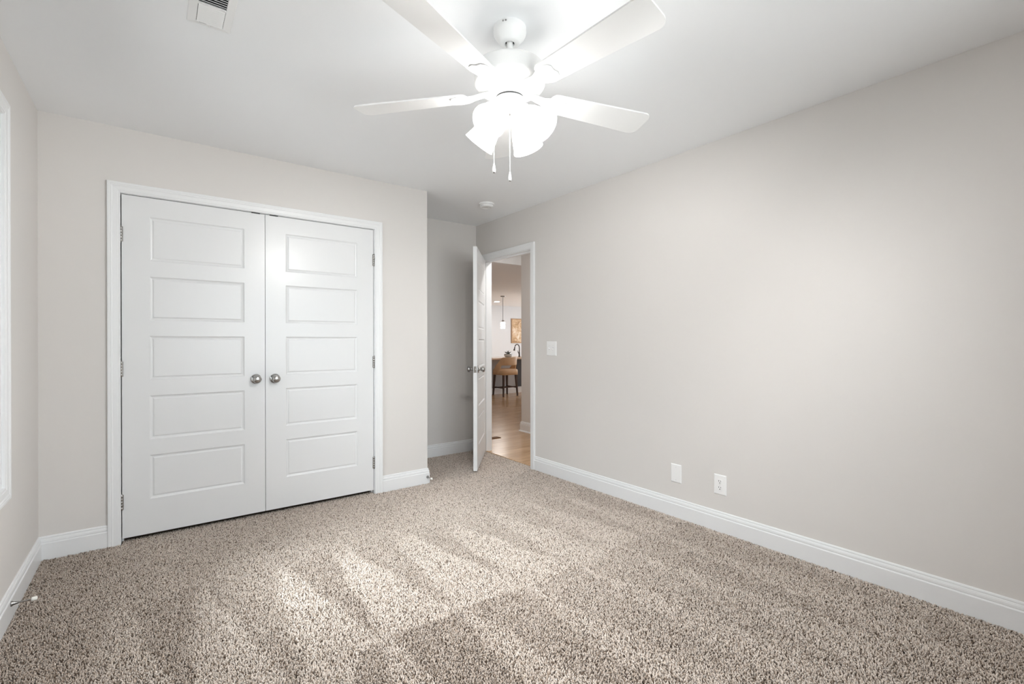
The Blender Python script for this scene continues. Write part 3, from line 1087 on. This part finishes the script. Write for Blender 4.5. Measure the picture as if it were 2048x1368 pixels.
fc = thing('faucet', 'dark gooseneck faucet on the bar top beside the wall edge', 'faucet', (6.918, 8.87, 0.828))
MB().lathe([(0.0001, 0), (0.030, 0), (0.030, 0.008), (0.022, 0.014), (0.020, 0.09), (0.016, 0.12)], 20).build('base', MBRZ, fc)
pts = [(0, 0, 0.10), (0, 0, 0.21)]
for k in range(1, 12):
    t = PI * k / 12
    pts.append((-0.070 + 0.070 * math.cos(t), 0, 0.21 + 0.085 * math.sin(t)))
pts += [(-0.145, 0, 0.195)]
MB().tube(pts, 0.013, 12).build('spout', MBRZ, fc)
MB().tube([(-0.143, 0, 0.20), (-0.150, 0, 0.175), (-0.155, 0, 0.148)], [0.016, 0.020, 0.022], 14).build('spray_head', MBRZ, fc)
MB().tube([(-0.01, 0, 0.07), (-0.045, -0.01, 0.105), (-0.055, -0.01, 0.15)], [0.012, 0.010, 0.006], 10).build('handle', MBRZ, fc)

pp = thing('potted_plant', 'small dark spiky plant in a pale round bowl on the bar', 'plant', (6.580, 8.86, 0.828))
MB().lathe([(0.0001, 0.0), (0.06, 0.0), (0.085, 0.02), (0.098, 0.045), (0.095, 0.068), (0.085, 0.078), (0.08, 0.072), (0.0001, 0.07)], 28).build('bowl', MPOT, pp)
MB().lathe([(0.085, 0.074), (0.096, 0.072), (0.097, 0.066), (0.085, 0.064)], 28, None, True, False).build('rim', MRING, pp)
for k in range(13):
    a = k * 2.4
    ln = 0.055 + 0.045 * ((k * 7) % 5) / 4
    out = 0.30 + 0.65 * ((k * 3) % 7) / 6
    d = Vector((math.cos(a) * out, math.sin(a) * out, 1.0)).normalized()
    p0 = Vector((0.02 * math.cos(a), 0.02 * math.sin(a), 0.07))
    p1 = p0 + d * ln * 0.6
    p2 = p0 + d * ln + Vector((math.cos(a), math.sin(a), -0.4)) * 0.022 * out
    w = Vector((-math.sin(a), math.cos(a), 0)) * 0.010
    up_ = Vector((0, 0, 0.003))
    MB().add([p0 - w * 0.5, p0 + w * 0.5, p1 - w, p1 + w, p2, p0 + up_, p1 + up_ * 2], [(0, 5, 6, 2), (5, 1, 3, 6), (2, 6, 4), (6, 3, 4), (0, 2, 4, 3, 1)]).build('leaf', MLEAF, pp)

# ------------------------------------------------------------------ bar stool
st = thing('bar_stool', 'tan leather bar stool with curved back on dark wood legs', 'bar stool', (6.175, 8.425, 0.006))
SW, SD = 0.225, 0.225
# seat cushion: a rounded slab
bm = bmesh.new()
bmesh.ops.create_cube(bm, size=1)
for v in bm.verts:
    v.co = Vector((v.co.x * 2 * SW, v.co.y * 2 * SD, 0.525 + v.co.z * 0.125))
bmesh.ops.bevel(bm, geom=[e for e in bm.edges if abs(e.verts[0].co.z - e.verts[1].co.z) > 0.05], offset=0.10, segments=6, affect='EDGES', profile=0.5)
bmesh.ops.bevel(bm, geom=[e for e in bm.edges if min(e.verts[0].co.z, e.verts[1].co.z) > 0.55], offset=0.045, segments=5, affect='EDGES', profile=0.5)
bmesh.ops.recalc_face_normals(bm, faces=bm.faces[:])
me = bpy.data.meshes.new('seat')
bm.to_mesh(me)
bm.free()
for p in me.polygons:
    p.use_smooth = True
me.materials.append(MSTOOL)
so = bpy.data.objects.new('seat', me)
so.parent = st
C.objects.link(so)
# curved back shell: wraps round the rear (-y) and slopes down along both sides, open at its lower rear
bk = MB()
NS = 36
outer_t, outer_b, in_t, in_b = [], [], [], []
for k in range(NS + 1):
    t = -1.0 + 2.0 * k / NS
    a = t * math.radians(150)
    ex = 0.5
    x = SW * 1.02 * math.copysign(abs(math.sin(a)) ** 0.75, math.sin(a))
    y = -SD * 1.02 * math.copysign(abs(math.cos(a)) ** 0.75, math.cos(a))
    side = abs(t)
    s_ = min(1, max(0, (side - 0.28) / 0.60))
    top = 0.846 - 0.285 * (s_ * s_ * (3 - 2 * s_))
    e_ = min(1, max(0, (0.52 - side) / 0.10))
    bot = 0.475 + 0.195 * (e_ * e_ * (3 - 2 * e_))
    top = max(top, bot + 0.02)
    flare = 0.012 * (top - 0.5) / 0.35
    nrm = Vector((x, y)).normalized()
    outer_t.append((x + nrm.x * flare, y + nrm.y * flare, top))
    outer_b.append((x, y, bot))
    q = 0.034
    in_t.append((x - nrm.x * (q - flare), y - nrm.y * (q - flare), top))
    in_b.append((x - nrm.x * q, y - nrm.y * q, bot))
vs = outer_b + outer_t + in_t + in_b
n = NS + 1
fs = []
for k in range(NS):
    for r in range(4):
        r2 = (r + 1) % 4
        fs.append((r * n + k, r * n + k + 1, r2 * n + k + 1, r2 * n + k))
fs += [(0, n, 2 * n, 3 * n), (n - 1, 4 * n - 1, 3 * n - 1, 2 * n - 1)]
bk.add(vs, fs, True)
bo = bk.build('backrest', MSTOOL, st)
mdf = bo.modifiers.new('soft', 'BEVEL')
mdf.width = 0.012
mdf.segments = 3
mdf.limit_method = 'ANGLE'
LEGS = [(-0.165, -0.165), (0.165, -0.165), (-0.165, 0.165), (0.165, 0.165)]


def leg_at(z, sx_, sy_):
    f_ = 1 + 0.16 * (0.47 - z) / 0.47
    return (sx_ * f_, sy_ * f_)


for (lx, ly) in LEGS:
    lg = MB()
    rows = []
    for z, r in ((0.47, 0.021), (0.0, 0.013)):
        cx, cy = leg_at(z, lx, ly)
        rows += [(cx - r, cy - r, z), (cx + r, cy - r, z), (cx + r, cy + r, z), (cx - r, cy + r, z)]
    lg.add(rows, [(0, 1, 2, 3), (4, 5, 6, 7), (0, 1, 5, 4), (1, 2, 6, 5), (2, 3, 7, 6), (3, 0, 4, 7)])
    lg.build('leg', MDW, st)
for (i, j, z) in ((0, 1, 0.20), (2, 3, 0.17), (0, 2, 0.185), (1, 3, 0.185)):
    p0, p1 = leg_at(z, *LEGS[i]), leg_at(z, *LEGS[j])
    dv = Vector((p1[0] - p0[0], p1[1] - p0[1]))
    w = Vector((-dv.y, dv.x)).normalized() * 0.009
    vs = []
    for p in (p0, p1):
        for s_, dz in ((-1, -0.013), (1, -0.013), (1, 0.013), (-1, 0.013)):
            vs.append((p[0] + w.x * s_, p[1] + w.y * s_, z + dz))
    MB().add(vs, [(0, 1, 2, 3), (4, 5, 6, 7), (0, 1, 5, 4), (1, 2, 6, 5), (2, 3, 7, 6), (3, 0, 4, 7)]).build('stretcher', MDW, st)

# ------------------------------------------------------------------ pendant, recessed light, picture, mat
def cam_point(px, depth):
    """A spot at a viewing depth along the hall, used for the far kitchen only."""
    u = (px - 1024) / F_PX * depth
    return (depth * math.sin(_y) + u * math.cos(_y), depth * math.cos(_y) - u * math.sin(_y))


pn = thing('pendant_lamp', 'slim pendant lamp with a lit glass shade hanging over the bar', 'pendant lamp', (6.680, 9.205, KH))
MB().lathe([(0.060, 0.0), (0.060, -0.012), (0.050, -0.022), (0.012, -0.026), (0.0001, -0.026)], 28).build('canopy', MND, pn)
MB().lathe([(0.007, -0.02), (0.007, -0.58)], 12).build('rod', MND, pn)
MB().lathe([(0.012, -0.575), (0.028, -0.585), (0.032, -0.620), (0.036, -0.626)], 20).build('socket', MN, pn)
MB().lathe([(0.036, -0.624), (0.050, -0.628), (0.055, -0.636), (0.055, -0.772), (0.052, -0.776), (0.0001, -0.766)], 28, None, True, False).build('shade', MPEND, pn)

def recessed_light(loc, label, power):
    rl = thing('recessed_light', label, 'recessed light', loc)
    MB().lathe([(0.098, 0.0), (0.098, -0.004), (0.080, -0.008), (0.076, -0.003)], 32, None, True, False).build('trim_ring', MPL, rl)
    MB().lathe([(0.077, -0.004), (0.0001, -0.0045)], 32, None, True, False).build('lens', MDOWN, rl)
    l = bpy.data.lights.new('recessed_lamp', 'AREA')
    l.shape = 'DISK'
    l.size = 0.15
    l.energy = power
    l.color = (1, 0.98, 0.96)
    lo = bpy.data.objects.new('recessed_lamp', l)
    lo.parent = rl
    lo.location = (0, 0, -0.012)
    C.objects.link(lo)


recessed_light((*cam_point(994, 12.95), KH), 'round lit recessed ceiling light behind the pendant lamp', 7)
recessed_light((3.40, 3.70, H), 'unseen round recessed light added in the hall ceiling outside the entry door', 6.5)  # extra fixture, out of view, added to brighten hall and header

pc = thing('wall_picture', 'abstract tan and cream picture in a thin wood frame on the kitchen wall', 'picture', (9.16, KY, 1.52))
b = MB()
for bx in ((-0.298, -0.272, -0.38, 0.38), (0.272, 0.298, -0.38, 0.38), (-0.272, 0.272, -0.38, -0.354), (-0.272, 0.272, 0.354, 0.38)):
    b.box(bx[0], bx[1], -0.032, -0.002, bx[2], bx[3], 0.002)
b.build('frame', MFRAME, pc)
MB().box(-0.272, 0.272, -0.016, -0.004, -0.354, 0.354).build('print', MART, pc)

fm = MB().box(-0.30, 0.085, -0.045, 0.045, 0.0, 0.007, 0.003).build('floor_mat', MMAT)
fm.location = (3.335, 4.80, 0.006)
tag(fm, 'narrow flat brown mat lying on the wood hall floor', 'mat')
